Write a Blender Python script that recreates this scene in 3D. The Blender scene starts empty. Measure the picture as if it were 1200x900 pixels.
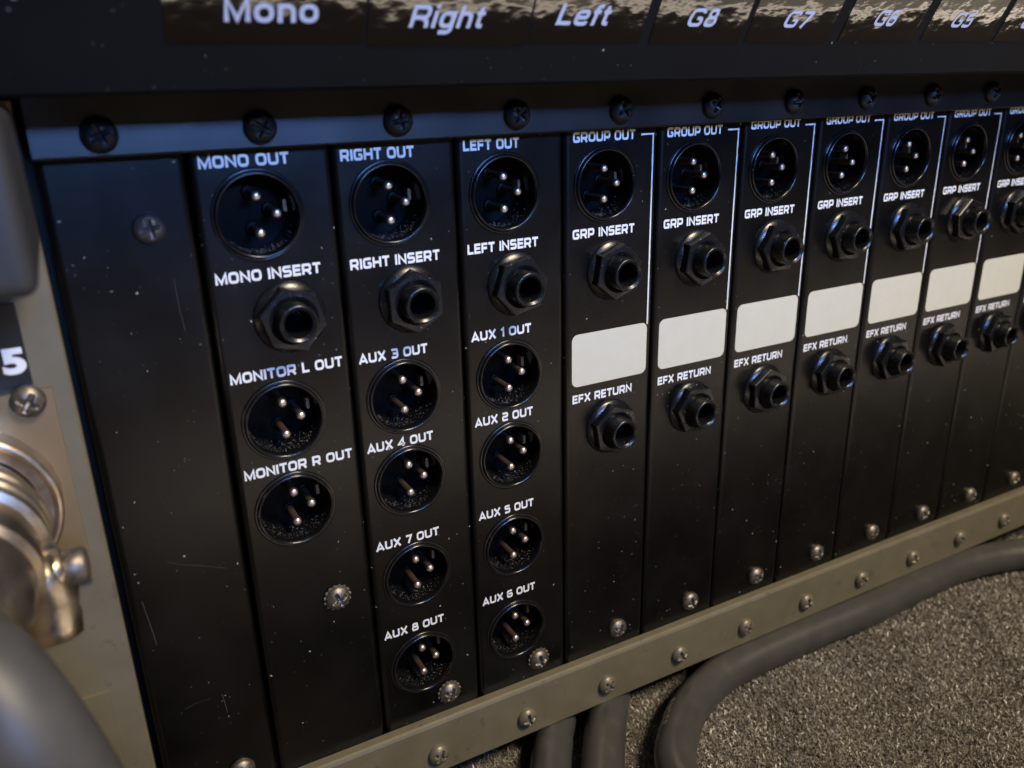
import bpy, bmesh, math, random
import numpy as np
from mathutils import Vector, Matrix

# ------------------------------------------------------------------ camera, world, lamps, exposure
sc = bpy.context.scene
COL = sc.collection
MM = 0.001
PI = math.pi
rng = np.random.default_rng(7)
random.seed(7)

cam_d = bpy.data.cameras.new('camera')
cam = bpy.data.objects.new('camera', cam_d)
COL.objects.link(cam)
sc.camera = cam
yaw, pit, rol = (math.radians(a) for a in (27.8418, -19.82403, -1.48229))
fw = Vector((math.sin(yaw)*math.cos(pit), math.cos(yaw)*math.cos(pit), math.sin(pit)))
r0 = Vector((math.cos(yaw), -math.sin(yaw), 0)); u0 = r0.cross(fw)
rt = r0*math.cos(rol) + u0*math.sin(rol); up = u0*math.cos(rol) - r0*math.sin(rol)
cam.matrix_world = Matrix(((rt.x, up.x, -fw.x, -0.04117), (rt.y, up.y, -fw.y, -0.20745),
                           (rt.z, up.z, -fw.z, 0.02783), (0, 0, 0, 1)))
cam_d.sensor_width = 36; cam_d.lens = 36*965.19/1200
cam_d.clip_start = 0.005; cam_d.clip_end = 50
cam_d.dof.use_dof = True; cam_d.dof.focus_distance = 0.255; cam_d.dof.aperture_fstop = 13.0

W = bpy.data.worlds.new('World'); sc.world = W; W.use_nodes = True
W.node_tree.nodes['Background'].inputs[0].default_value = (0.80, 0.86, 1.0, 1)
W.node_tree.nodes['Background'].inputs[1].default_value = 0.012
sc.view_settings.view_transform = 'Standard'; sc.view_settings.look = 'None'
sc.view_settings.exposure = 0; sc.view_settings.gamma = 1

def area(name, loc, target, sx, sy, power, color):
    l = bpy.data.lights.new(name, 'AREA'); l.shape = 'RECTANGLE'; l.size = sx; l.size_y = sy
    l.energy = power; l.color = color
    o = bpy.data.objects.new(name, l); COL.objects.link(o)
    o.location = loc
    o.rotation_euler = (Vector(target)-Vector(loc)).to_track_quat('-Z', 'Y').to_euler()
    return o
area('room_lamp', (0.42, -0.80, 0.96), (0.10, 0, -0.10), 0.28, 0.28, 23, (1.0, 0.85, 0.62))
win = area('window_light', (0.20, -1.0, 0.325), (0.10, 0, 0.10), 0.50, 0.10, 0.9, (0.17, 0.38, 1.0))
win.data.spread = math.radians(34)
area('floor_lamp', (0.36, -0.273, -0.185), (0.36, -0.272, 0.10), 0.8, 0.075, 0.30, (1.0, 0.84, 0.66))  # added light, out of view, for the warm reflection in the tapes
area('floor_lamp_strip', (0.36, -0.2305, -0.186), (0.36, -0.2295, 0.10), 0.8, 0.007, 0.17, (1.0, 0.84, 0.66))  # added thin light, out of view, draws the bright line across the tapes

# ------------------------------------------------------------------ materials
def mat(name, base, rough=0.5, metal=0.0, spec=0.5, ior=1.5):
    m = bpy.data.materials.new(name); m.use_nodes = True
    b = m.node_tree.nodes['Principled BSDF']
    b.inputs['Base Color'].default_value = (*base, 1); b.inputs['Roughness'].default_value = rough
    b.inputs['Metallic'].default_value = metal; b.inputs['IOR'].default_value = ior
    b.inputs['Specular IOR Level'].default_value = spec
    return m
class NT:
    def __init__(s, m):
        s.m = m; s.t = m.node_tree; s.b = s.t.nodes['Principled BSDF']
        s.pos = s.n('ShaderNodeNewGeometry').outputs['Position']
    def n(s, ty, **k):
        x = s.t.nodes.new(ty)
        for a, v in k.items(): setattr(x, a, v)
        return x
    def l(s, a, b): s.t.links.new(a, b)
    def mapping(s, scale, rot=(0, 0, 0), loc=(0, 0, 0)):
        m = s.n('ShaderNodeMapping'); m.inputs['Scale'].default_value = scale
        m.inputs['Rotation'].default_value = rot; m.inputs['Location'].default_value = loc
        s.l(s.pos, m.inputs[0]); return m.outputs[0]
    def noise(s, vec, scale, detail=3, rough=0.55):
        x = s.n('ShaderNodeTexNoise'); x.inputs['Scale'].default_value = scale
        x.inputs['Detail'].default_value = detail; x.inputs['Roughness'].default_value = rough
        s.l(vec, x.inputs['Vector']); return x.outputs['Fac']
    def ramp(s, fac, stops):
        r = s.n('ShaderNodeValToRGB'); e = r.color_ramp.elements
        while len(e) < len(stops): e.new(0.5)
        for q, (p, c) in zip(e, stops):
            q.position = p; q.color = (*c, 1) if len(c) == 3 else c
        s.l(fac, r.inputs[0]); return r.outputs[0]
    def math(s, op, a, b=None, clamp=False):
        x = s.n('ShaderNodeMath', operation=op, use_clamp=clamp)
        for i, v in enumerate((a, b)):
            if v is None: continue
            if isinstance(v, (int, float)): x.inputs[i].default_value = v
            else: s.l(v, x.inputs[i])
        return x.outputs[0]
    def specks(s, vec, scale, size, keep):
        """random small flecks: a disc of random radius in a few of the cells"""
        v = s.n('ShaderNodeTexVoronoi'); v.inputs['Scale'].default_value = scale
        s.l(vec, v.inputs['Vector'])
        sep = s.n('ShaderNodeSeparateColor'); s.l(v.outputs['Color'], sep.inputs[0])
        rad = s.math('MULTIPLY', sep.outputs[0], size)
        hit = s.math('LESS_THAN', v.outputs['Distance'], rad)
        k = s.math('LESS_THAN', sep.outputs[1], keep)
        tone = s.math('ADD', s.math('MULTIPLY', sep.outputs[2], 0.75), 0.25)
        return s.math('MULTIPLY', s.math('MULTIPLY', hit, k), tone)
    def mix(s, fac, a, b):
        x = s.n('ShaderNodeMix', data_type='RGBA')
        if isinstance(fac, (int, float)): x.inputs[0].default_value = fac
        else: s.l(fac, x.inputs[0])
        for i, v in ((6, a), (7, b)):
            if isinstance(v, tuple): x.inputs[i].default_value = (*v, 1)
            else: s.l(v, x.inputs[i])
        return x.outputs[2]
    def bump(s, h, strength, dist):
        b = s.n('ShaderNodeBump'); b.inputs['Strength'].default_value = strength
        b.inputs['Distance'].default_value = dist
        s.l(h, b.inputs['Height']); s.l(b.outputs[0], s.b.inputs['Normal'])
    def base(s, c): s.l(c, s.b.inputs['Base Color'])
    def rough(s, v): s.l(v, s.b.inputs['Roughness'])

def black_paint(name, base, rough, dusty, scratch=True, bump=0.12):
    m = mat(name, base, rough); n = NT(m)
    v = n.mapping((1000, 1000, 1000))
    nz = n.n('ShaderNodeTexNoise'); nz.inputs['Scale'].default_value = 2.2; nz.inputs['Detail'].default_value = 2
    n.l(v, nz.inputs['Vector'])
    wv = n.n('ShaderNodeVectorMath', operation='MULTIPLY_ADD'); n.l(nz.outputs['Color'], wv.inputs[0])
    wv.inputs[1].default_value = (0.9, 0.9, 0.9); n.l(v, wv.inputs[2]); wv = wv.outputs[0]
    f = n.specks(wv, 0.24, 0.075, 0.40*dusty)
    f2 = n.specks(wv, 0.75, 0.17, 0.30*dusty)
    tot = n.math('MAXIMUM', n.math('MULTIPLY', f, 0.8), n.math('MULTIPLY', f2, 0.38))
    if scratch:
        a = n.mapping((1000, 1000, 55), rot=(0, 0.22, 0))
        b = n.mapping((1000, 1000, 70), rot=(0, -1.1, 0), loc=(31, 7, 3))
        for vv, kk in ((a, 0.10), (b, 0.06)):
            q = n.specks(vv, 0.20, 0.035, kk)
            tot = n.math('MAXIMUM', tot, n.math('MULTIPLY', q, 0.35))
    haze = n.noise(v, 0.05, 4)
    col = n.mix(n.math('MULTIPLY', n.math('SUBTRACT', haze, 0.42, True), 0.025*dusty), base, (0.35, 0.32, 0.28))
    col = n.mix(tot, col, (0.55, 0.53, 0.48)); n.base(col)
    r = n.math('ADD', n.math('MULTIPLY', haze, 0.16), rough-0.08)
    n.rough(r)
    n.bump(n.noise(v, 3.2, 2), bump, 0.00006)
    return m
M = {}
M['panel'] = black_paint('black_panel_paint', (0.0011, 0.0011, 0.0011), 0.30, 0.85)
M['panel'].node_tree.nodes['Principled BSDF'].inputs['Specular IOR Level'].default_value = 0.36
M['rail'] = black_paint('black_rail_paint', (0.003, 0.003, 0.004), 0.31, 0.5, False)
M['rail'].node_tree.nodes['Principled BSDF'].inputs['IOR'].default_value = 1.75
M['housing'] = black_paint('matt_black_housing', (0.0035, 0.0042, 0.0045), 0.55, 0.55, False)
M['housing'].node_tree.nodes['Principled BSDF'].inputs['Specular IOR Level'].default_value = 0.13
M['insert'] = mat('dull_insert_plastic', (0.0018, 0.0018, 0.002), 0.42, spec=0.06)
M['plastic'] = mat('black_plastic', (0.005, 0.005, 0.0055), 0.20)
n = NT(M['plastic']); v = n.mapping((1000, 1000, 1000))
n.base(n.mix(n.specks(v, 0.9, 0.14, 0.12), (0.005, 0.005, 0.0055), (0.35, 0.33, 0.28))); n.bump(n.noise(v, 1.6, 3), 0.15, 0.0001)
M['jack'] = mat('black_nylon', (0.013, 0.013, 0.013), 0.33)
n = NT(M['jack']); v = n.mapping((1000, 1000, 1000))
n.base(n.mix(n.specks(v, 0.7, 0.16, 0.16), (0.006, 0.006, 0.0062), (0.30, 0.28, 0.24)))
n.rough(n.math('ADD', n.math('MULTIPLY', n.noise(v, 0.8, 3), 0.22), 0.17)); n.bump(n.noise(v, 2.5, 3), 0.2, 0.00008)
M['void'] = mat('dark_interior', (0.004, 0.004, 0.004), 0.6)
M['mark'] = mat('scratch_mark', (0.045, 0.043, 0.039), 0.7)
M['dust'] = mat('dust', (0.135, 0.125, 0.105), 0.9)
M['pin'] = mat('pin_metal', (0.80, 0.66, 0.56), 0.38, 1.0)
M['tarnish'] = mat('tarnished_pin_shaft', (0.050, 0.033, 0.022), 0.6, 0.0, spec=0.15)  # shade inside the connector shells, painted into the shaft colour
M['tab'] = mat('bronze_tab', (0.24, 0.165, 0.11), 0.5, 0.3)
M['steel'] = mat('dull_steel', (0.34, 0.30, 0.25), 0.46, 0.85)
M['darksteel'] = mat('darkened_steel', (0.09, 0.085, 0.08), 0.42, 0.7)
M['bronze'] = mat('painted_screw', (0.17, 0.145, 0.105), 0.40, 0.35)
n = NT(M['steel']); v = n.mapping((1000, 1000, 1000))
n.base(n.ramp(n.noise(v, 0.9, 4), [(0.3, (0.12, 0.10, 0.075)), (0.6, (0.24, 0.21, 0.17))])); n.bump(n.noise(v, 2.2, 2), 0.2, 0.0001)
M['washer'] = mat('zinc_washer', (0.17, 0.145, 0.11), 0.55, 0.5)
M['bscrew'] = mat('black_screw', (0.006, 0.006, 0.006), 0.42, spec=0.3)
M['ink'] = mat('white_print', (0.80, 0.80, 0.78), 0.55)
n = NT(M['ink']); v = n.mapping((1000, 1000, 1000))
n.base(n.mix(n.math('MULTIPLY', n.math('GREATER_THAN', n.noise(v, 1.4, 4), 0.66), 0.30), (0.72, 0.72, 0.69), (0.12, 0.12, 0.12)))
M['writeon'] = mat('cream_patch_print', (0.66, 0.61, 0.52), 0.42)
n = NT(M['writeon']); v = n.mapping((1000, 1000, 1000))
c = n.ramp(n.noise(v, 0.16, 5), [(0.3, (0.535, 0.505, 0.375)), (0.7, (0.56, 0.53, 0.40))])
n.base(n.mix(n.specks(v, 0.25, 0.05, 0.3), c, (0.25, 0.21, 0.16)))
M['beige'] = mat('beige_enamel', (0.235, 0.195, 0.135), 0.45)
n = NT(M['beige']); v = n.mapping((1000, 1000, 1000))
c = n.ramp(n.noise(v, 0.09, 4), [(0.3, (0.120, 0.104, 0.066)), (0.7, (0.148, 0.128, 0.084))])
c = n.mix(n.specks(v, 0.22, 0.05, 0.35), c, (0.5, 0.46, 0.36))
c = n.mix(n.math('MULTIPLY', n.specks(v, 0.55, 0.10, 0.10), 0.7), c, (0.05, 0.04, 0.03)); 
c = n.mix(n.math('MULTIPLY', n.math('GREATER_THAN', n.noise(v, 0.16, 6, 0.7), 0.635), 0.45), c, (0.065, 0.055, 0.04)); n.base(c)
n.rough(n.math('ADD', n.math('MULTIPLY', n.noise(v, 0.2, 4), 0.35), 0.28))
n.bump(n.noise(v, 1.5, 2), 0.25, 0.0001)
M['nickel'] = mat('worn_nickel', (0.60, 0.50, 0.38), 0.30, 1.0)
n = NT(M['nickel']); v = n.mapping((1000, 1000, 1000))
n.base(n.ramp(n.noise(v, 0.14, 5), [(0.35, (0.46, 0.36, 0.25)), (0.65, (0.66, 0.58, 0.48))]))
n.rough(n.math('ADD', n.math('MULTIPLY', n.noise(v, 0.3, 4), 0.3), 0.20))
M['flange'] = mat('brassy_plate', (0.27, 0.20, 0.115), 0.42, 0.6)
M['tape'] = mat('glossy_black_tape', (0.0015, 0.0015, 0.0018), 0.05, ior=1.42)
n = NT(M['tape']); v = n.mapping((1000, 1000, 1000)); v2 = n.mapping((520, 1000, 1000), rot=(0, 0.5, 0))
h = n.math('ADD', n.noise(v, 0.10, 2), n.math('MULTIPLY', n.noise(v2, 0.40, 2), 0.16)); n.bump(h, 0.13, 0.0010)
M['tapeink'] = mat('pale_tape_lettering', (0.50, 0.51, 0.56), 0.45)
M['rubber'] = mat('grey_rubber', (0.080, 0.076, 0.070), 0.50)
n = NT(M['rubber']); v = n.mapping((1000, 1000, 1000))
c = n.ramp(n.noise(v, 0.10, 6, 0.65), [(0.3, (0.042, 0.041, 0.039)), (0.6, (0.055, 0.053, 0.050)), (0.85, (0.095, 0.089, 0.081))])
c = n.mix(n.specks(v, 0.6, 0.12, 0.12), c, (0.32, 0.28, 0.22)); n.base(c)
n.rough(n.math('ADD', n.math('MULTIPLY', n.noise(v, 0.3, 3), 0.12), 0.26)); n.b.inputs['Specular IOR Level'].default_value = 0.75; n.bump(n.noise(v, 0.9, 4), 0.12, 0.0002)
M['plugrubber'] = mat('matt_grey_jacket', (0.06, 0.058, 0.056), 0.48, spec=0.5)
n = NT(M['plugrubber']); v = n.mapping((1000, 1000, 1000))
n.base(n.ramp(n.noise(v, 0.12, 5), [(0.3, (0.052, 0.050, 0.048)), (0.7, (0.074, 0.071, 0.068))]))
M['cableink'] = mat('faded_cable_print', (0.38, 0.36, 0.32), 0.6)
M['grey'] = mat('grey_plastic', (0.024, 0.023, 0.021), 0.55)
n = NT(M['grey']); v = n.mapping((1000, 1000, 1000)); n.bump(n.noise(v, 0.8, 3), 0.3, 0.0002)
M['carpet'] = mat('carpet_backing', (0.06, 0.052, 0.043), 0.95)
n = NT(M['carpet']); v = n.mapping((1000, 1000, 1000))
n.base(n.ramp(n.noise(v, 0.7, 4), [(0.3, (0.09, 0.077, 0.064)), (0.6, (0.26, 0.225, 0.19)), (0.8, (0.42, 0.37, 0.32))]))
n.bump(n.noise(v, 0.8, 3), 1.0, 0.0012)
M['fibre'] = mat('carpet_fibre', (0.17, 0.148, 0.122), 0.40)
n = NT(M['fibre'])
at = n.n('ShaderNodeAttribute'); at.attribute_name = 'shade'
n.base(n.ramp(at.outputs['Fac'], [(0.0, (0.070, 0.060, 0.053)), (0.35, (0.185, 0.165, 0.146)), (0.75, (0.31, 0.28, 0.25)), (1.0, (0.85, 0.81, 0.75))]))

# ------------------------------------------------------------------ mesh helpers (all sizes in millimetres)
class MB:
    def __init__(s): s.v = []; s.f = []; s.sm = []
    def add(s, vs, fs, smooth=False):
        o = len(s.v); s.v += [tuple(p) for p in vs]
        for f in fs: s.f.append(tuple(i+o for i in f)); s.sm.append(smooth)
    def box(s, a, b):
        x0, y0, z0 = a; x1, y1, z1 = b
        s.add([(x0,y0,z0),(x1,y0,z0),(x1,y1,z0),(x0,y1,z0),(x0,y0,z1),(x1,y0,z1),(x1,y1,z1),(x0,y1,z1)],
              [(0,3,2,1),(4,5,6,7),(0,1,5,4),(1,2,6,5),(2,3,7,6),(3,0,4,7)])
    def prism_x(s, prof, x0, x1, smooth=False):
        """profile of (y,z) points extruded along x, capped"""
        k = len(prof)
        s.add([(x0, y, z) for y, z in prof]+[(x1, y, z) for y, z in prof],
              [(i, (i+1) % k, (i+1) % k+k, i+k) for i in range(k)], smooth)
        s.add([(x0, y, z) for y, z in prof], [tuple(range(k-1, -1, -1))])
        s.add([(x1, y, z) for y, z in prof], [tuple(range(k))])
    def lathe(s, prof, c=(0, 0, 0), axis=1, seg=48, cap0=False, cap1=False, sharp=()):
        """profile of (radius, along) about the y axis (or x: axis=0)"""
        def P(r, a, t):
            if axis == 1: return (c[0]+r*math.cos(t), c[1]+a, c[2]+r*math.sin(t))
            if axis == 0: return (c[0]+a, c[1]+r*math.cos(t), c[2]+r*math.sin(t))
            return (c[0]+r*math.cos(t), c[1]+r*math.sin(t), c[2]+a)
        T = [2*PI*i/seg for i in range(seg)]
        groups = []; cur = [0]
        for i in range(1, len(prof)):
            cur.append(i)
            if i in sharp: groups.append(cur); cur = [i]
        groups.append(cur)
        for g in groups:
            if len(g) < 2: continue
            vs = [P(*prof[i], t) for i in g for t in T]
            fs = [(a*seg+j, a*seg+(j+1) % seg, (a+1)*seg+(j+1) % seg, (a+1)*seg+j) for a in range(len(g)-1) for j in range(seg)]
            s.add(vs, fs, True)
        if cap0: s.add([P(*prof[0], t) for t in T], [tuple(range(seg))])
        if cap1: s.add([P(*prof[-1], t) for t in T], [tuple(range(seg))])
    def tube(s, pts, r, seg=24, cap=True):
        fr = frames(pts); rs = r if hasattr(r, '__len__') else [r]*len(pts)
        vs = []
        for (p, a, b, t), rr in zip(fr, rs):
            for i in range(seg):
                w = 2*PI*i/seg; vs.append(tuple(p+a*(rr*math.cos(w))+b*(rr*math.sin(w))))
        k = len(fr)
        s.add(vs, [(a*seg+j, a*seg+(j+1) % seg, (a+1)*seg+(j+1) % seg, (a+1)*seg+j) for a in range(k-1) for j in range(seg)], True)
        if cap:
            s.add(vs[:seg], [tuple(range(seg))]); s.add(vs[-seg:], [tuple(range(seg))])
    def build(s, name, m, parent=None, loc=None, fixn=True):
        me = bpy.data.meshes.new(name)
        me.from_pydata([(x*MM, y*MM, z*MM) for x, y, z in s.v], [], s.f)
        me.polygons.foreach_set('use_smooth', s.sm)
        if fixn:
            bm = bmesh.new(); bm.from_mesh(me)
            bmesh.ops.recalc_face_normals(bm, faces=bm.faces); bm.to_mesh(me); bm.free()
        me.materials.append(m); me.update()
        return link(name, me, parent, loc)
def link(name, me, parent=None, loc=None):
    o = bpy.data.objects.new(name, me); COL.objects.link(o)
    if parent: o.parent = parent
    if loc: o.location = [a*MM for a in loc]
    return o
def frames(pts):
    P = [Vector(p) for p in pts]; out = []
    t0 = (P[1]-P[0]).normalized()
    a = t0.orthogonal().normalized()
    if abs(t0.z) < 0.9:
        a = (Vector((0, 0, 1))-t0*t0.z).normalized()
    for i, p in enumerate(P):
        t = (P[min(i+1, len(P)-1)]-P[max(i-1, 0)]).normalized()
        a = (a-t*a.dot(t)).normalized(); b = t.cross(a)
        out.append((p, a, b, t))
    return out
def spline(pts, n=14):
    P = [Vector(p) for p in pts]; P = [P[0]*2-P[1]]+P+[P[-1]*2-P[-2]]; out = []
    for i in range(1, len(P)-2):
        for k in range(n):
            t = k/n
            out.append(0.5*((2*P[i])+(P[i+1]-P[i-1])*t+(2*P[i-1]-5*P[i]+4*P[i+1]-P[i+2])*t*t+(3*P[i]-P[i-1]-3*P[i+1]+P[i+2])*t**3))
    out.append(P[-2]); return out
def thing(name, label, cat, loc=(0, 0, 0), group=None):
    o = bpy.data.objects.new(name, None); COL.objects.link(o); o.empty_display_size = 0.01
    o.location = [a*MM for a in loc]; tag(o, label, cat, group); return o
def tag(o, label, cat=None, group=None, kind=None):
    if label: o['label'] = label
    if cat: o['category'] = cat
    if group: o['group'] = group
    if kind: o['kind'] = kind
def copy_tree(o, parent=None):
    c = o.copy(); COL.objects.link(c)
    if parent: c.parent = parent
    for ch in list(o.children): copy_tree(ch, c)
    return c

# ------------------------------------------------------------------ square-shouldered stroke lettering
S2 = 0.10
def _g(w, *strokes): return (w, strokes)
def box_(w, r=.29): return ([(S2, S2), (w-S2, S2), (w-S2, 1-S2), (S2, 1-S2)], True, r)
def ln(*p, r=0.0): return (list(p), False, r)
GL = {
 'O': _g(1.0, box_(1.0)), 'U': _g(.98, ln((S2,1),(S2,S2),(.88,S2),(.88,1), r=.24)),
 'T': _g(.86, ln((0,.9),(.86,.9)), ln((.43,.9),(.43,0))),
 'I': _g(.22, ln((.11,1),(.11,0))), 'L': _g(.78, ln((S2,1),(S2,S2),(.78,S2))),
 'E': _g(.82, ln((.82,.9),(S2,.9),(S2,S2),(.82,S2)), ln((S2,.51),(.76,.51))),
 'F': _g(.80, ln((.80,.9),(S2,.9),(S2,0)), ln((S2,.48),(.74,.48))),
 'M': _g(1.16, ln((S2,0),(S2,.93),(.58,.12),(1.06,.93),(1.06,0))),
 'N': _g(.98, ln((S2,0),(S2,.9),(.88,.1),(.88,1))),
 'G': _g(.98, ln((.93,.9),(S2,.9),(S2,S2),(.88,S2),(.88,.48),(.52,.48), r=.22)),
 'R': _g(.98, ln((S2,0),(S2,1)), ln((S2,.9),(.85,.9),(.85,.40),(S2,.40), r=.17), ln((.56,.40),(.88,0))),
 'P': _g(.92, ln((S2,0),(S2,1)), ln((S2,.9),(.82,.9),(.82,.36),(S2,.36), r=.18)),
 'H': _g(.98, ln((S2,1),(S2,0)), ln((.88,1),(.88,0)), ln((S2,.5),(.88,.5))),
 'A': _g(1.06, ln((.06,0),(.53,.93),(1.0,0)), ln((.24,.27),(.82,.27))),
 'X': _g(1.02, ln((.08,0),(.94,1)), ln((.08,1),(.94,0))),
 'S': _g(.92, ln((.86,.9),(S2,.9),(S2,.51),(.82,.51),(.82,S2),(.05,S2), r=.17)),
 '1': _g(.46, ln((.03,.74),(.34,.95),(.34,0))),
 '2': _g(.88, ln((.05,.9),(.78,.9),(.78,.51),(S2,.51),(S2,.1),(.86,.1), r=.15)),
 '3': _g(.88, ln((.05,.9),(.78,.9),(.78,S2),(.05,S2), r=.18), ln((.22,.51),(.78,.51))),
 '4': _g(.94, ln((.68,0),(.68,.93),(.06,.28),(.94,.28))),
 '5': _g(.88, ln((.80,.9),(.12,.9),(.12,.55),(.78,.55),(.78,S2),(.05,S2), r=.13)),
 '6': _g(.90, ln((.80,.9),(S2,.9),(S2,S2),(.80,S2),(.80,.52),(S2,.52), r=.17)),
 '7': _g(.84, ln((.03,.9),(.76,.9),(.34,0))),
 '8': _g(.92, ([(S2,.1),(.82,.1),(.82,.5),(S2,.5)], True, .15), ([(.17,.52),(.75,.52),(.75,.9),(.17,.9)], True, .15)),
 ' ': _g(.38),
}
def fillet(p, closed, r):
    if r <= 0: return p
    out = []; k = len(p)
    for i, q in enumerate(p):
        if not closed and i in (0, k-1): out.append(q); continue
        a = Vector(p[(i-1) % k]); b = Vector(q); c = Vector(p[(i+1) % k])
        d1 = (a-b); d2 = (c-b); rr = min(r, d1.length*.48, d2.length*.48)
        s = b+d1.normalized()*rr; e = b+d2.normalized()*rr
        for j in range(6):
            t = j/5; out.append(tuple(s*(1-t)**2+b*2*t*(1-t)+e*t*t))
    return out
def ribbon(p, closed, t):
    k = len(p); P = [Vector(q) for q in p]; L = []; Rr = []
    for i in range(k):
        a = P[i]-P[(i-1) % k] if (closed or i > 0) else P[1]-P[0]
        b = P[(i+1) % k]-P[i] if (closed or i < k-1) else P[-1]-P[-2]
        na = Vector((-a.y, a.x)).normalized(); nb = Vector((-b.y, b.x)).normalized()
        mm = (na+nb)
        mm = mm.normalized() if mm.length > 1e-6 else na
        d = t/2/max(mm.dot(na), 0.55)
        L.append(P[i]+mm*d); Rr.append(P[i]-mm*d)
    n = k if closed else k-1
    return L, Rr, [(i, (i+1) % k) for i in range(n)]
def layout(text, width, cap, thick=.25, gap=.16, GL=GL):
    """-> list of (point list 2D in mm, quads) per stroke"""
    x = 0; items = []
    for ch in text:
        w, st = GL[ch]
        for p, closed, r in st:
            items.append((x, p, closed, r))
        x += w+gap
    sx = width/(x-gap); out = []
    for x0, p, closed, r in items:
        L, Rr, sg = ribbon(fillet(p, closed, r), closed, thick)
        k = len(L)
        pts = [((q.x+x0)*sx, q.y*cap) for q in L+Rr]
        out.append((pts, [(a, b, b+k, a+k) for a, b in sg]))
    return out
def lettering(text, x, z, width, parent, cap=2.75, y=-0.06, name='lettering', m='ink', italic=0.0):
    mb = MB()
    for i, (pts, fs) in enumerate(layout(text, width, cap)):
        yy = y-0.012*(i % 4)
        mb.add([(x+px+pz*italic, yy, z+pz) for px, pz in pts], fs)
    o = mb.build(name, M[m], parent)
    o['label'] = 'white printed words ' + text
    return o
GH = {
 'M': _g(1.0, ln((.1,0),(.1,.94),(.5,.1),(.9,.94),(.9,0))), 'R': _g(.92, ln((.1,0),(.1,1)), ln((.1,.9),(.80,.9),(.80,.44),(.1,.44), r=.23), ln((.52,.44),(.78,.3),(.82,0), r=.12)),
 'L': _g(.76, ln((.1,1),(.1,.1),(.76,.1))), 'o': _g(.78, ([(.1,.08),(.68,.08),(.68,.66),(.1,.66)], True, .28)),
 'n': _g(.72, ln((.1,0),(.1,.75)), ln((.1,.3),(.1,.65),(.62,.65),(.62,0), r=.25)), 'h': _g(.72, ln((.1,0),(.1,1)), ln((.1,.3),(.1,.65),(.62,.65),(.62,0), r=.25)),
 'i': _g(.2, ln((.1,0),(.1,.75)), ln((.1,.86),(.1,1.02))), 't': _g(.44, ln((.2,.94),(.2,.1),(.44,.1), r=.12), ln((.02,.66),(.42,.66))),
 'g': _g(.76, ([(.1,.08),(.64,.08),(.64,.66),(.1,.66)], True, .26), ln((.66,.75),(.66,-.19),(.10,-.19), r=.2)),
 'e': _g(.76, ln((.12,.37),(.66,.37),(.66,.66),(.1,.66),(.1,.08),(.66,.08),(.68,.2), r=.25)), 'f': _g(.44, ln((.2,0),(.2,.92),(.46,.92), r=.16), ln((.02,.66),(.42,.66))),
 'G': _g(1.0, ln((.88,.72),(.88,.9),(.1,.9),(.1,.1),(.88,.1),(.88,.46),(.55,.46), r=.30)),
 '8': _g(.80, ([(.1,.1),(.70,.1),(.70,.50),(.1,.50)], True, .22), ([(.17,.5),(.63,.5),(.63,.92),(.17,.92)], True, .23)),
 '7': _g(.76, ln((.04,.9),(.68,.9),(.26,0))), '6': _g(.80, ln((.68,.78),(.68,.9),(.1,.9),(.1,.1),(.70,.1),(.70,.55),(.12,.55), r=.24)),
 '5': _g(.80, ln((.70,.9),(.18,.9),(.12,.50),(.70,.58),(.70,.1),(.1,.1),(.08,.24), r=.18)), '4': _g(.80, ln((.58,0),(.58,.95),(.06,.28),(.80,.28))),
}
def font_text(text, size, shear, bold):
    cu = bpy.data.curves.new('lettering', 'FONT'); cu.body = text; cu.size = size; cu.shear = shear
    cu.offset = bold*size; cu.resolution_u = 6
    o = bpy.data.objects.new('lettering', cu); COL.objects.link(o)
    me = bpy.data.meshes.new_from_object(o.evaluated_get(bpy.context.evaluated_depsgraph_get()))
    bpy.data.objects.remove(o); bpy.data.curves.remove(cu)
    return me

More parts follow.
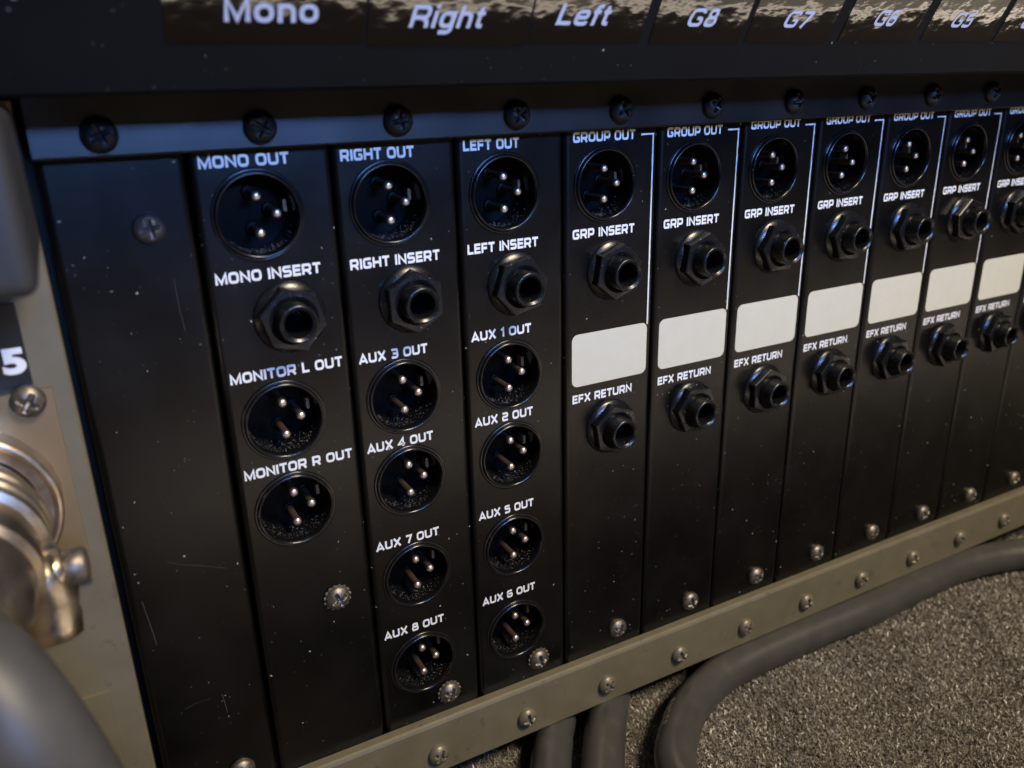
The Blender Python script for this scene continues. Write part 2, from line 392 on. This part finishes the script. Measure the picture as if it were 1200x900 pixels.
# ------------------------------------------------------------------ the setting
CZ = -203.0
mb = MB()
mb.add([(-1500, -1800, CZ), (2200, -1800, CZ), (2200, 700, CZ), (-1500, 700, CZ)], [(0, 1, 2, 3)])
carpet = mb.build('carpet', M['carpet']); tag(carpet, None, kind='structure')
def fibres():
    N = 420000
    x = rng.uniform(20, 560, N); y = rng.uniform(-190, 40, N)
    keep = (y < 45) & (y > -0.62*x-25) | (rng.random(N) < 0.0)
    x = x[keep]; y = y[keep]; N = len(x)
    ht = rng.uniform(0.8, 1.8, N); a = rng.uniform(0, 2*PI, N); lean = rng.uniform(0.2, 1.3, N)
    wd = rng.uniform(0.12, 0.26, N); ph = rng.uniform(0, 2*PI, N)
    clump = np.sin(x*0.9+np.sin(y*0.7)*2)*np.sin(y*1.1+np.sin(x*0.5)*2)
    ht = ht*(1+0.18*clump)
    dx, dy = np.cos(a)*lean, np.sin(a)*lean; wx, wy = np.cos(ph)*wd, np.sin(ph)*wd
    V = np.empty((N, 6, 3))
    for i, (h, l, w) in enumerate(((0.0, 0.0, 1.0), (0.62, 0.40, 1.0), (1.0, 1.25, 0.55))):
        for j, sg in enumerate((-1, 1)):
            V[:, i*2+j, 0] = x+dx*l+sg*wx*w; V[:, i*2+j, 1] = y+dy*l+sg*wy*w; V[:, i*2+j, 2] = CZ+0.02+ht*h
    V = V.reshape(-1, 3)*MM
    q = np.array([[0, 1, 3, 2], [2, 3, 5, 4]]); F = (np.arange(N)[:, None, None]*6+q[None]).reshape(-1, 4)
    me = bpy.data.meshes.new('carpet_pile')
    me.vertices.add(len(V)); me.vertices.foreach_set('co', V.ravel())
    me.loops.add(F.size); me.loops.foreach_set('vertex_index', F.ravel().astype(np.int32))
    me.polygons.add(len(F)); me.polygons.foreach_set('loop_start', (np.arange(len(F))*4).astype(np.int32))
    me.polygons.foreach_set('use_smooth', np.ones(len(F), bool))
    sh = np.clip(rng.normal(0.46, 0.20, N)+0.07*np.sin(x*0.11+1.3*np.sin(y*0.07))+0.10*clump, 0, 1); sh[rng.random(N) < 0.045] = 1.0  # scattered near-white fibres: glints painted into the pile colour
    at = me.attributes.new('shade', 'FLOAT', 'POINT'); at.data.foreach_set('value', np.repeat(sh, 6).astype(np.float32))
    me.update(calc_edges=True); me.validate(); me.materials.append(M['fibre'])
    o = link('carpet_pile', me); tag(o, None, kind='stuff')
fibres()

# ------------------------------------------------------------------ small hardware, modelled once
def screw_mesh(r=3.6, h=2.8, rot=0.4):
    """pan head with a pressed cross recess; faces -y, base at y=0"""
    mb = MB(); seg, rings = 64, 22; vs = [(0, 0, 0)]; fs = []
    cs, sn = math.cos(rot), math.sin(rot)
    def hgt(x, z):
        q = math.hypot(x, z)/r
        d = h*(1-0.62*q**2.6) if q < 0.985 else h*0.30
        u, w = x*cs+z*sn, -x*sn+z*cs
        arm = r*0.62; half = r*0.14
        a, b = abs(u), abs(w)
        def smooth(e, v): return max(0.0, min(1.0, (e-v)/(0.05*r)+0.5))
        m = max(smooth(half, a)*smooth(arm, b), smooth(half, b)*smooth(arm, a))
        dep = 2.0*(1-0.7*q/0.62)
        return d-max(dep, 0.25)*m
    vs[0] = (0, -hgt(0, 0), 0)
    for i in range(1, rings+1):
        q = r*(i/rings)
        for j in range(seg):
            t = 2*PI*j/seg; x, z = q*math.cos(t), q*math.sin(t); vs.append((x, -hgt(x, z), z))
    for j in range(seg): fs.append((0, 1+j, 1+(j+1) % seg))
    for i in range(rings-1):
        a, b = 1+i*seg, 1+(i+1)*seg
        for j in range(seg): fs.append((a+j, b+j, b+(j+1) % seg, a+(j+1) % seg))
    k = len(vs); vs += [(r*1.0*math.cos(2*PI*j/seg), 0.25, r*1.0*math.sin(2*PI*j/seg)) for j in range(seg)]
    a = 1+(rings-1)*seg
    for j in range(seg): fs.append((a+j, k+j, k+(j+1) % seg, a+(j+1) % seg))
    mb.add(vs, fs, True)
    o = mb.build('screw', M['steel']); me = o.data; bpy.data.objects.remove(o); return me
SCREW = [screw_mesh(rot=a) for a in (0.4, 1.0, 0.15, 0.75)]
def washer_mesh():
    mb = MB(); k = 15; vs = []; n = k*4
    for i in range(n):
        t = 2*PI*i/n; r = 4.1 if i % 4 in (0, 1) else 3.75; vs.append((r*math.cos(t), -0.15-(0.5 if i % 4 in (0, 1) else 0.15), r*math.sin(t)))
    vs += [(3.2*math.cos(2*PI*i/n), -0.5, 3.2*math.sin(2*PI*i/n)) for i in range(n)]
    vs += [(x*1.0, 0.02, z*1.0) for x, y, z in vs[:n]]
    fs = [(i, (i+1) % n, n+(i+1) % n, n+i) for i in range(n)]+[(2*n+i, 2*n+(i+1) % n, (i+1) % n, i) for i in range(n)]
    mb.add(vs, fs); o = mb.build('lock_washer', M['washer']); me = o.data; bpy.data.objects.remove(o); return me
WASHER = washer_mesh()
def put_screw(parent, x, y, z, i=0, m=None, scale=1.0, washer=False, name='screw'):
    me = SCREW[i % 4]
    if m:
        key = (i % 4, m)
        if key not in put_screw.c:
            me2 = me.copy(); me2.materials.clear(); me2.materials.append(M[m]); put_screw.c[key] = me2
        me = put_screw.c[key]
    o = link(name, me, parent, (x, y, z)); o.scale = (scale,)*3
    if washer:
        link('lock_washer', WASHER, o, (0, 0, 0)); o.location.y -= 0.0004
    return o
put_screw.c = {}

def xlr_protos():
    mb = MB()
    mb.lathe([(11.25, 0.05), (11.2, -0.35), (10.9, -0.5), (10.55, -0.4), (10.45, -0.9), (10.2, -1.2), (9.9, -1.2), (9.65, -0.9), (9.5, -0.2), (9.42, 2.0), (9.2, 10.8)], seg=72, sharp=(3,))
    shell = mb
    ins = MB()
    ins.lathe([(9.3, 10.4), (0.01, 10.4)], seg=48)
    for px, pz in PINS: ins.lathe([(1.9, 10.35), (1.9, 10.0), (1.7, 9.8), (1.0, 9.8)], c=(px, 0, pz), seg=28, sharp=(1,))
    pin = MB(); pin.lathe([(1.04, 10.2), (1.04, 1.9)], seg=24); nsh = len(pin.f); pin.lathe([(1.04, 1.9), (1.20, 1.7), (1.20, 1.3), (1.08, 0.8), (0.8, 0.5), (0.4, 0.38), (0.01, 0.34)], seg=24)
    tab = MB(); tab.box((7.6, 6.5, -0.4), (8.5, 9.5, 2.6))
    out = [q.build('x', M[m]).data for q, m in ((shell, 'plastic'), (ins, 'insert'), (pin, 'pin'), (tab, 'tab'))]
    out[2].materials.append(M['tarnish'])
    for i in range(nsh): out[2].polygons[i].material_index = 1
    return out
PINS = ((0.2, 4.5), (4.7, 0.0), (0.2, -4.5))
def strip_tmp():
    for o in [o for o in COL.objects if o.name.startswith('x') and o.type == 'MESH' and len(o.name) <= 5]: bpy.data.objects.remove(o)
XS, XI, XP, XT = xlr_protos(); strip_tmp()
for me, nm in ((XS, 'xlr_connector'), (XI, 'insert'), (XP, 'pin'), (XT, 'latch_tab')): me.name = nm
def dust_mesh(seed, n=90):
    r = random.Random(seed); mb = MB()
    for _ in range(n):
        t = r.gauss(-PI/2, 0.55); d = r.uniform(1.0, 9.8)*(0.35+0.65*r.random())+0.2; rad = 9.36-0.018*d
        s = r.uniform(0.06, 0.20)*(1.5 if r.random() < .1 else 1)
        cx, cz = (rad-s*.4)*math.cos(t), (rad-s*.4)*math.sin(t)
        p = [(cx+r.uniform(-s, s), d+r.uniform(-s, s), cz+r.uniform(-s, s)) for _ in range(4)]
        mb.add(p, [(0, 1, 2), (0, 1, 3), (0, 2, 3), (1, 2, 3)])
    o = mb.build('x', M['dust']); me = o.data; me.name = 'dust'; bpy.data.objects.remove(o); return me
DUST = [dust_mesh(i, 260) for i in range(4)]
def put_xlr(parent, x, z, i=0):
    o = link('xlr_connector', XS, parent, (x, 0, z))
    link('insert', XI, o)
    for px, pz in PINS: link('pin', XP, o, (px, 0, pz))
    link('latch_tab', XT, o)
    d = link('dust', DUST[i % 4], o); d['kind'] = 'stuff'
    return o
def jack_protos():
    b = MB(); prof = [(5.05, -3.0)]
    y = -4.0
    while y > -8.0:
        prof += [(5.05, y), (4.66, y-0.3), (5.05, y-0.56)]; y -= 0.75
    prof += [(5.05, -8.35), (4.85, -8.9), (4.45, -9.1), (4.3, -9.0), (3.95, -8.75), (3.62, -8.6), (3.45, -8.2), (3.35, -6.0), (3.3, 12.0), (0.01, 12.0)]
    b.lathe(prof, seg=48, sharp=(len(prof)-2,))
    nu = MB()
    nu.lathe([(9.4, 0.02), (9.35, -0.4), (9.0, -0.9), (7.6, -1.5)], seg=56)
    hx = []
    for y, R in ((-0.7, 8.75), (-4.0, 8.75), (-4.3, 8.45)): hx.append([(R*math.cos(PI/3*j), y, R*math.sin(PI/3*j)) for j in range(6)])
    nu.add([p for r in hx for p in r], [(a*6+j, a*6+(j+1) % 6, (a+1)*6+(j+1) % 6, (a+1)*6+j) for a in range(2) for j in range(6)])
    seg = 48; top = []
    for j in range(seg):
        t = 2*PI*j/seg; a = (t % (PI/3))-PI/6; R = 8.45*math.cos(PI/6)/math.cos(a); top.append((R*math.cos(t), -4.3, R*math.sin(t)))
    for R, y in ((6.3, -4.4), (5.3, -3.9)): top += [(R*math.cos(2*PI*j/seg), y, R*math.sin(2*PI*j/seg)) for j in range(seg)]
    nu.add(top, [(a*seg+j, a*seg+(j+1) % seg, (a+1)*seg+(j+1) % seg, (a+1)*seg+j) for a in range(2) for j in range(seg)])
    return b.build('x', M['jack']).data, nu.build('x', M['jack']).data
JB, JN = jack_protos(); strip_tmp(); JB.name = 'jack_socket'; JN.name = 'hex_nut'
def put_jack(parent, x, z, rot):
    o = link('jack_socket', JB, parent, (x, 0, z))
    nu = link('hex_nut', JN, o); nu.rotation_euler = (0, rot, 0)
    return o

def panel_mesh(x0, x1, z0, z1, holes, er=1.7):
    """sheet front face with round holes and long rolled edges"""
    bm = bmesh.new(); edges = []
    def loop(pts):
        vs = [bm.verts.new((x*MM, 0, z*MM)) for x, z in pts]
        for i in range(len(vs)): edges.append(bm.edges.new((vs[i], vs[(i+1) % len(vs)])))
    loop([(x0+er, z0), (x1-er, z0), (x1-er, z1), (x0+er, z1)])
    for hx, hz, hr in holes: loop([(hx+hr*math.cos(2*PI*i/48), hz+hr*math.sin(2*PI*i/48)) for i in range(48)])
    bmesh.ops.triangle_fill(bm, use_beauty=True, edges=edges)
    for f in bm.faces:
        f.normal_update()
        if f.normal.y > 0: f.normal_flip()
    for sgn, xe in ((-1, x0+er), (1, x1-er)):
        prev = None
        for i in range(9):
            t = i/8*PI/2
            x = xe+sgn*er*math.sin(t); y = er*(1-math.cos(t))
            if i == 8: y = 3.5
            pr = [bm.verts.new((x*MM, y*MM, z*MM)) for z in (z0, z1)]
            if prev:
                q = (prev[0], pr[0], pr[1], prev[1]) if sgn > 0 else (prev[1], pr[1], pr[0], prev[0])
                f = bm.faces.new(q); f.smooth = i < 8
            prev = pr
    me = bpy.data.meshes.new('front_panel'); bm.to_mesh(me); bm.free(); me.materials.append(M['panel']); return me

# ------------------------------------------------------------------ module strips
PITCH = 33.85
XL, XR, ZB, ZT = -14.35, 19.2, -172.0, 25.0
Z_TOP, Z_INS, Z1, Z2, Z3, Z4, Z_EFX = 0.0, -26.2, -53.8, -80.2, -112.2, -144.8, -78.5
def module(k, label, xlrs, jacks, words, screw):
    t = thing('output_module', label, 'module strip', (PITCH*k, 0, 0), 'module strips on the rear panel')
    holes = [(0, z, 10.9) for z in xlrs]+[(x, z, 5.4) for x, z, r in jacks]
    link('front_panel', panel_mesh(XL, XR, ZB, ZT, holes), t)
    for i, z in enumerate(xlrs): put_xlr(t, 0, z, i+k)
    for x, z, r in jacks: put_jack(t, x, z, r)
    for w, z, wd in words: lettering(w, -12.2, z, wd, t)
    put_screw(t, *screw, i=k, washer=True)
    return t
module(0, 'black module strip lettered MONO OUT, MONO INSERT and MONITOR L and R OUT', (Z_TOP, Z1, Z2), [(4.7, Z_INS, 0.25)],
       [('MONO OUT', 11.7, 21.0), ('MONO INSERT', -15.8, 26.0), ('MONITOR L OUT', -41.6, 29.2), ('MONITOR R OUT', -68.6, 29.4)], (8.5, 0, -111.3))
module(1, 'black module strip lettered RIGHT OUT, RIGHT INSERT and AUX 3, 4, 7, 8 OUT', (Z_TOP, Z1, Z2, Z3, Z4), [(4.0, Z_INS, 0.5)],
       [('RIGHT OUT', 11.4, 19.6), ('RIGHT INSERT', -16.2, 25.3), ('AUX 3 OUT', -42.1, 20.0), ('AUX 4 OUT', -68.8, 20.1), ('AUX 7 OUT', -100.6, 20.1), ('AUX 8 OUT', -132.0, 19.9)], (7.8, 0, -159.3))
module(2, 'black module strip lettered LEFT OUT, LEFT INSERT and AUX 1, 2, 5, 6 OUT', (Z_TOP, Z1, Z2, Z3, Z4), [(2.9, Z_INS, 0.85)],
       [('LEFT OUT', 12.0, 17.0), ('LEFT INSERT', -15.9, 22.6), ('AUX 1 OUT', -41.4, 19.8), ('AUX 2 OUT', -68.2, 19.9), ('AUX 5 OUT', -99.9, 19.6), ('AUX 6 OUT', -131.4, 19.6)], (8.0, 0, -159.6))
def group_module():
    t = thing('group_module', 'black GROUP OUT strip right beside the LEFT OUT strip', 'module strip', (PITCH*3, 0, 0), 'group module strips with cream patches')
    link('front_panel', panel_mesh(XL, XR, ZB, ZT, [(0, Z_TOP, 10.9), (2.9, Z_INS, 5.4), (3.1, Z_EFX, 5.4)]), t)
    put_xlr(t, 0, Z_TOP, 3); put_jack(t, 2.9, Z_INS, 0.7); put_jack(t, 3.1, Z_EFX, 0.35)
    lettering('GROUP OUT', -11.4, 12.4, 21.7, t); lettering('GRP INSERT', -11.5, -15.3, 22.4, t); lettering('EFX RETURN', -11.5, -67.8, 22.9, t)
    mb = MB(); x0, x1, z0, z1, r = -11.8, 17.0, -62.3, -45.0, 2.2; p = []
    for cx, cz, a in ((x1-r, z1-r, 0), (x0+r, z1-r, 1), (x0+r, z0+r, 2), (x1-r, z0+r, 3)):
        p += [(cx+r*math.cos((a+i/8)*PI/2), -0.06, cz+r*math.sin((a+i/8)*PI/2)) for i in range(9)]
    mb.add(p, [tuple(range(len(p)))]); w = mb.build('write_on_patch', M['writeon'], t); w['label'] = 'cream rounded write-on patch'
    mb = MB(); mb.box((12.6, -0.10, 13.35), (17.3, 0.02, 13.85)); mb.box((16.8, -0.09, -45.6), (17.3, 0.02, 13.352))
    mb.build('bracket_line', M['ink'], t)
    put_screw(t, 7.7, 0, -159.5, i=1)
    return t
g0 = group_module()
GLAB = {4: 'black GROUP OUT strip second to the right of the LEFT OUT strip', 5: 'black GROUP OUT strip third to the right of the LEFT OUT strip',
        6: 'black GROUP OUT strip fourth to the right of the LEFT OUT strip',
        7: 'black GROUP OUT strip fifth to the right of the LEFT OUT strip', 8: 'black GROUP OUT strip sixth right of LEFT OUT, with the last whole cream patch',
        9: 'black GROUP OUT strip whose cream patch is cut by the photo right edge', 10: 'last black strip, only its lower end and screw showing at the right edge'}
for k in range(4, 11):
    t = copy_tree(g0); t.location.x = (PITCH*k+random.uniform(-0.12, 0.12))*MM; t.location.z = random.uniform(-0.15, 0.15)*MM; t['label'] = GLAB[k]
    for ch in t.children:
        if ch.name.startswith('xlr'): ch.rotation_euler.y = random.uniform(-0.07, 0.07)
        if ch.name.startswith('jack_socket'):
            for c2 in ch.children: c2.rotation_euler.y = random.uniform(0, 1.05)
        if k >= 5 and ch.get('label') == 'white printed words GROUP OUT': ch.location.z = 0.7*MM
        if ch.name.startswith('screw'): ch.rotation_euler.y = random.uniform(0, 1.5)
# the blank strip at the left
bt = thing('blank_module', 'scratched blank black strip with one screw near its top and no lettering', 'module strip', (-30, 0, 0), 'module strips on the rear panel')
link('front_panel', panel_mesh(-15.2, 14.9, ZB-14, ZT, []), bt)
put_screw(bt, 5.1, 0, -0.6, 2, 'darksteel'); put_screw(bt, 5.1, 0, -159.5, i=0)
def scratch(pts, w):
    mb = MB(); L, R_, sg = ribbon(pts, False, w); k = len(L)
    mb.add([(q.x, -0.04, q.y) for q in L+R_], [(a, b, b+k, a+k) for a, b in sg])
    mb.build('scratch', M['mark'], bt)
scratch([(-4.6, -86.0), (-1.0, -88.0), (4, -90.0), (9.8, -92.6)], 0.10)
scratch([(-12.0, -95.5), (-11.2, -103), (-10.6, -109.5)], 0.14)
scratch([(3.1, -131.5), (3.5, -135), (3.7, -138.2)], 0.16)
scratch([(8.6, -13), (8.7, -20), (9.2, -26)], 0.08)
scratch([(-7, -132.5), (-4, -131.8), (0, -131.7)], 0.08)

# ------------------------------------------------------------------ upper rail, overhanging housing with the lettered tapes
tr = thing('upper_rail', 'black metal rail with black screws above the strips', 'rail', (150, 0, 20))
mb = MB(); mb.prism_x([(-4.5, 15.7), (-5.0, 16.2), (-5.0, 34), (3, 34), (3, 26.0), (-1, 26.0), (-1, 15.7)], -45.2-150, 420-150)
for i, (x, y, z) in enumerate(mb.v): mb.v[i] = (x, y, z-20)
mb.build('rail_face', M['rail'], tr)
for i in range(12):
    put_screw(tr, -31.9+PITCH*i*0.995-150, -5.0, 20.4+0.13*i-20, i, 'bscrew', 1.05)
uh = thing('upper_housing', 'black overhanging housing along the top carrying glossy lettered tapes', 'housing', (150, -20, 28))
TA = math.tan(math.radians(28)); YB = -29.0
def ty(z): return YB-(z-28.2)*TA
mb = MB(); prof = [(YB+0.7, 28.2), (YB-0.3, 28.8), (ty(95), 95), (25, 95), (25, 28.2)]
mb.prism_x([(y+20, z-28) for y, z in prof], -260, 320)
mb.build('housing_face', M['housing'], uh)
TAPES = [('Mono', -19.4, 18.4, 37.0, 40.6, -8.9, 17.8), ('Right', 19.0, 56.0, 36.6, 39.95, 27.7, 17.5), ('Left', 56.6, 87.2, 37.1, 40.7, 62.7, 14.6),
         ('G8', 90.2, 118.6, 37.1, 40.7, 99.6, 9.6), ('G7', 120.6, 150.0, 37.1, 40.7, 131.4, 9.7), ('G6', 154.4, 184.6, 37.6, 41.4, 165.0, 9.2), ('G5', 188.6, 219.8, 37.6, 41.3, 198.2, 9.6), ('G4', 222.7, 256, 37.7, 41.3, 231.9, 9.6)]
cA = math.cos(math.radians(28)); sA = math.sin(math.radians(28))
def on_face(x, s, off):
    """s = mm up the slanted face from its lower edge"""
    return (x-150, YB-s*sA-off*cA+20, 28.2+s*cA-off*sA-28)
for i, (w, x0, x1, z0, zt, xt, wt) in enumerate(TAPES):
    s0 = (z0-28.2)/cA; s1 = s0+26
    mb = MB(); nx, ns = 40, 26; vs = []
    off0 = 0.12+0.05*(i % 2)
    for b in range(ns+1):
        for a in range(nx+1):
            vs.append(on_face(x0+(x1-x0)*a/nx, s0+(s1-s0)*b/ns, off0))
    fs = [(b*(nx+1)+a, b*(nx+1)+a+1, (b+1)*(nx+1)+a+1, (b+1)*(nx+1)+a) for b in range(ns) for a in range(nx)]
    mb.add(vs, fs, True)
    o = mb.build('label_tape', M['tape'], uh); o['label'] = 'glossy black tape lettered '+w
    cap = (4.2 if w in ('Mono', 'Right', 'Left') else 4.0)/cA; sb = (zt-28.2)/cA; it = 0.0 if w == 'Mono' else 0.20
    mb = MB()
    for j, (pts, fs) in enumerate(layout(w, wt-cap*it*0.9, cap, .19, .13, GH)):
        mb.add([on_face(xt+px+pz*it, sb+pz, off0+0.07+0.012*(j % 4)) for px, pz in pts], fs)
    l = mb.build('lettering', M['tapeink'], o); l['label'] = 'pale letters '+w

# ------------------------------------------------------------------ beige chassis: end cheek, lower rail, socket plate
ch = thing('console_chassis', 'beige metal end cheek and lower rail of the mixing console', 'console', (0, 10, -190))
def cz(mb): 
    mb.v = [(x, y-10, z+190) for x, y, z in mb.v]; return mb
mb = MB(); a = -5.0
prof_x = [(-170, a), (-47.6, a), (-47.0, a+0.6), (-47.0, 12), (-170, 12)]
k = len(prof_x); mb.add([(x, y, z) for z in (-186.9, 27.6) for x, y in prof_x], [(i, (i+1) % k, (i+1) % k+k, i+k) for i in range(k)]+[tuple(range(k)), tuple(range(2*k-1, k-1, -1))])
cz(mb).build('end_cheek', M['beige'], ch)
mb = MB(); mb.prism_x([(-4.0, -187.0), (-4.0, -168.0), (-3.6, -167.2), (-2.8, -166.8), (-0.15, -166.8), (-0.15, -180), (6, -180), (6, -187.0)], -46.8, 520)
rail = cz(mb).build('lower_rail', M['beige'], ch)
for i in range(14):
    put_screw(rail, 1.6+PITCH*i*0.992, -4.0-10, -179.3+0.12*i+190, i, 'bronze', 1.0)
mb = MB(); mb.box((-170, 17, -185), (520, 200, 94)); cz(mb).build('inner_case', M['void'], ch)
mb = MB(); mb.box((-100, -6.4, -31.7), (-54.3, -4.9, -13.0)); nl = cz(mb).build('number_plate', M['rail'], ch); nl['label'] = 'black plate with number 5'
me = font_text('5', 1.0, 0.0, 0.05); co = np.array([v.co[:] for v in me.vertices])
mn, mx = co.min(0), co.max(0)
for v in me.vertices:
    v.co = ((-59.2+(v.co.x-mn[0])/(mx[0]-mn[0])*4.6)*MM, (-6.46-10)*MM, (-28.4+(v.co.y-mn[1])/(mx[1]-mn[1])*5.9+190)*MM)
me.materials.clear(); me.materials.append(M['ink']); link('lettering', me, nl)['label'] = 'white number 5'
mb = MB(); mb.box((-96, -7.0, -81.5), (-50.9, -4.9, -32.6)); so = cz(mb).build('socket_plate', M['flange'], ch)
put_screw(so, -55.9, -7-10, -34.6+190, 1, 'steel', 1.0)
mb = MB(); mb.box((-110, -6.2, -150), (-53.6, -4.9, -115.0)); cz(mb).build('cover_plate', M['beige'], ch)
# socket collar on the plate
mb = MB(); C0 = (-72.5, 0, -57)
mb.lathe([(19.2, -6.9), (19.2, -13.0), (18.7, -13.7), (17.6, -13.7), (17.2, -13.0), (15.0, -13.0), (15.0, -7)], c=C0, seg=64, sharp=(1, 4, 5))
cz(mb).build('socket_collar', M['nickel'], so)

# ------------------------------------------------------------------ cable plug in the foreground
pl = thing('cable_plug', 'worn round metal multipin plug with locking lever and grey cable at left edge', 'connector', (-72.5, -14, -57))
def lp(mb): mb.v = [(x+72.5, y+14, z+57) for x, y, z in mb.v]; return mb
mb = MB()
mb.lathe([(14.6, -9), (14.6, -20), (16.6, -20.6), (16.6, -23), (15.9, -23.6), (15.9, -24.6), (16.6, -25.2), (16.6, -27.6), (15.9, -28.2), (15.9, -29.2), (16.6, -29.8), (16.6, -32.5), (15.0, -33.2), (14.8, -40), (15.6, -40.6), (15.6, -45), (14.2, -46), (13.6, -52), (12.6, -53.5), (12.2, -60), (10.5, -62)], c=C0, seg=64, sharp=(1, 2, 3, 4, 5, 6, 7, 8, 9, 10, 11, 12, 13, 14, 15, 16), cap1=True)
lp(mb).build('plug_shell', M['nickel'], pl)
mb = MB(); lug = []
for z, x0, x1, y0, y1 in ((-56.5, -62, -55.5, -43, -31), (-60.5, -62, -54.2, -44, -31), (-66, -62, -52.6, -43.5, -31), (-72.0, -63, -53.6, -42.5, -31), (-74.0, -63.5, -53.2, -43.2, -31), (-75.5, -64, -54.6, -41.5, -31)):
    c = 2.0; lug.append([(x0+c, y0, z), (x1-c, y0, z), (x1, y0+c, z), (x1, y1-c, z), (x1-c, y1, z), (x0+c, y1, z), (x0, y1-c, z), (x0, y0+c, z)])
mb.add([p for r in lug for p in r], [(a*8+j, a*8+(j+1) % 8, (a+1)*8+(j+1) % 8, (a+1)*8+j) for a in range(5) for j in range(8)]+[tuple(range(8)), tuple(range(47, 39, -1))], True)
mb.tube(spline([(-59.5, -24, -58.5), (-58.2, -30, -60), (-58.4, -37, -62)], 6), 2.3, 14)
lev = lp(mb).build('locking_lever', M['nickel'], pl)
mb = MB(); mb.lathe([(0.01, -3.0), (3.0, -2.7), (3.7, -1.8), (3.7, 2.6), (2.9, 2.9), (2.9, 10)][::-1], c=(-52.6, -38.5, -60.6), axis=0, seg=28)
mb.v = [(-52.6-(x+52.6), y, z) for x, y, z in mb.v]
lp(mb).build('pivot_bolt', M['steel'], lev)
mb = MB(); mb.lathe([(4.4, 0), (4.4, 2.4), (3.6, 3.2)], c=(-57.2, -38.5, -60.6), axis=0, seg=28, cap0=True, cap1=True)
lp(mb).build('pivot_collar', M['nickel'], lev)
pth = spline([(-72.5, -55, -57), (-70.5, -64, -58), (-66.0, -71, -62), (-61.6, -76, -72), (-58.0, -77, -88), (-55.2, -76, -112), (-52, -70, -150), (-48, -66, -182), (-30, -78, -193.5), (10, -120, -193.4), (40, -200, -193.4)], 12)
mb = MB(); mb.tube(pth, 9.4, 32); lp(mb).build('plug_cable', M['plugrubber'], pl)

# grey plastic cover at the upper left, close to the lens
gc = MB(); bm = bmesh.new()
bmesh.ops.create_cube(bm, size=1.0)
for v in bm.verts: v.co = Vector((-92 if v.co.x < 0 else -46.8, -62 if v.co.y < 0 else -5.3, -1.4 if v.co.z < 0 else 27.0))*MM
bmesh.ops.bevel(bm, geom=bm.edges[:]+bm.verts[:], offset=3.2*MM, segments=5, affect='EDGES', profile=0.6)
for f in bm.faces: f.smooth = True
me = bpy.data.meshes.new('plug_cover'); bm.to_mesh(me); bm.free(); me.materials.append(M['grey'])
gcv = link('plug_cover', me); tag(gcv, 'blurred grey plastic cover above the number 5 plate at the left edge', 'cover')

# ------------------------------------------------------------------ cables on the carpet
def cable(name, label, pts, r, group):
    mb = MB(); p = spline(pts, 12); mb.tube(p, r, 36)
    o = mb.build(name, M['rubber']); tag(o, label, 'cable', group); return o, p
R1 = 7.3; zc = CZ+R1+1.2
cb, cp = cable('grey_cable', 'thick grey rubber cable curving along the lower rail to the right edge', [(92, -150, zc), (101, -85, zc), (105.5, -52, zc), (110.2, -35, zc), (121, -23.8, zc), (135, -14.3, zc), (155.6, -7.2, zc), (176, -5.4, zc), (208.5, -5.2, zc), (242.5, -6, zc), (285, -4.5, zc), (313, -5.6, zc), (344, -13.4, zc), (385, -32, zc), (470, -85, zc)], R1, 'grey cables on the carpet')
cable('grey_cable', 'short grey rubber cable under the rail below the AUX 6 strip, left of the pair', [(95, 60, zc), (90, 14, zc), (80, -3, zc), (73.6, -12.2, zc), (60, -34, zc), (20, -110, zc)], 7.2, 'grey cables on the carpet')
cable('grey_cable', 'dusty grey rubber cable under the rail, right of the pair beside the curving cable', [(120, 60, zc), (117, 18, zc), (110.2, 5, zc), (99.5, -8, zc), (89.4, -21, zc), (74, -44, zc), (40, -110, zc)], 7.6, 'grey cables on the carpet')
def cable_print(text, path, s0, ang, h):
    fr = frames(path); acc = [0]
    for i in range(1, len(fr)): acc.append(acc[-1]+(fr[i][0]-fr[i-1][0]).length)
    def at(s):
        for i in range(len(acc)-1):
            if acc[i+1] >= s: 
                t = (s-acc[i])/(acc[i+1]-acc[i]); return [fr[i][j].lerp(fr[i+1][j], t) for j in range(4)]
        return fr[-1]
    mb = MB(); wd = 2.75*len(text)
    for i, (pts, fs) in enumerate(layout(text, wd, h, .17, .45)):
        vs = []
        for px, pz in pts:
            p, a, b, t = at(s0-px); w = ang+pz/R1
            vs.append(tuple(p+(a*math.cos(w)+b*math.sin(w))*(R1+0.06+0.012*(i % 4))))
        mb.add(vs, fs)
    return mb
acc = 0; s_mark = 0
for i in range(1, len(cp)):
    acc += (cp[i]-cp[i-1]).length
    if cp[i].y < -18 and cp[i].x < 150: s_mark = acc
mb = cable_print('8NOER', cp, s_mark+1.0, -0.98, 2.4)
o = mb.build('lettering', M['cableink'], cb, fixn=False); o['label'] = 'faded letters printed along the cable'
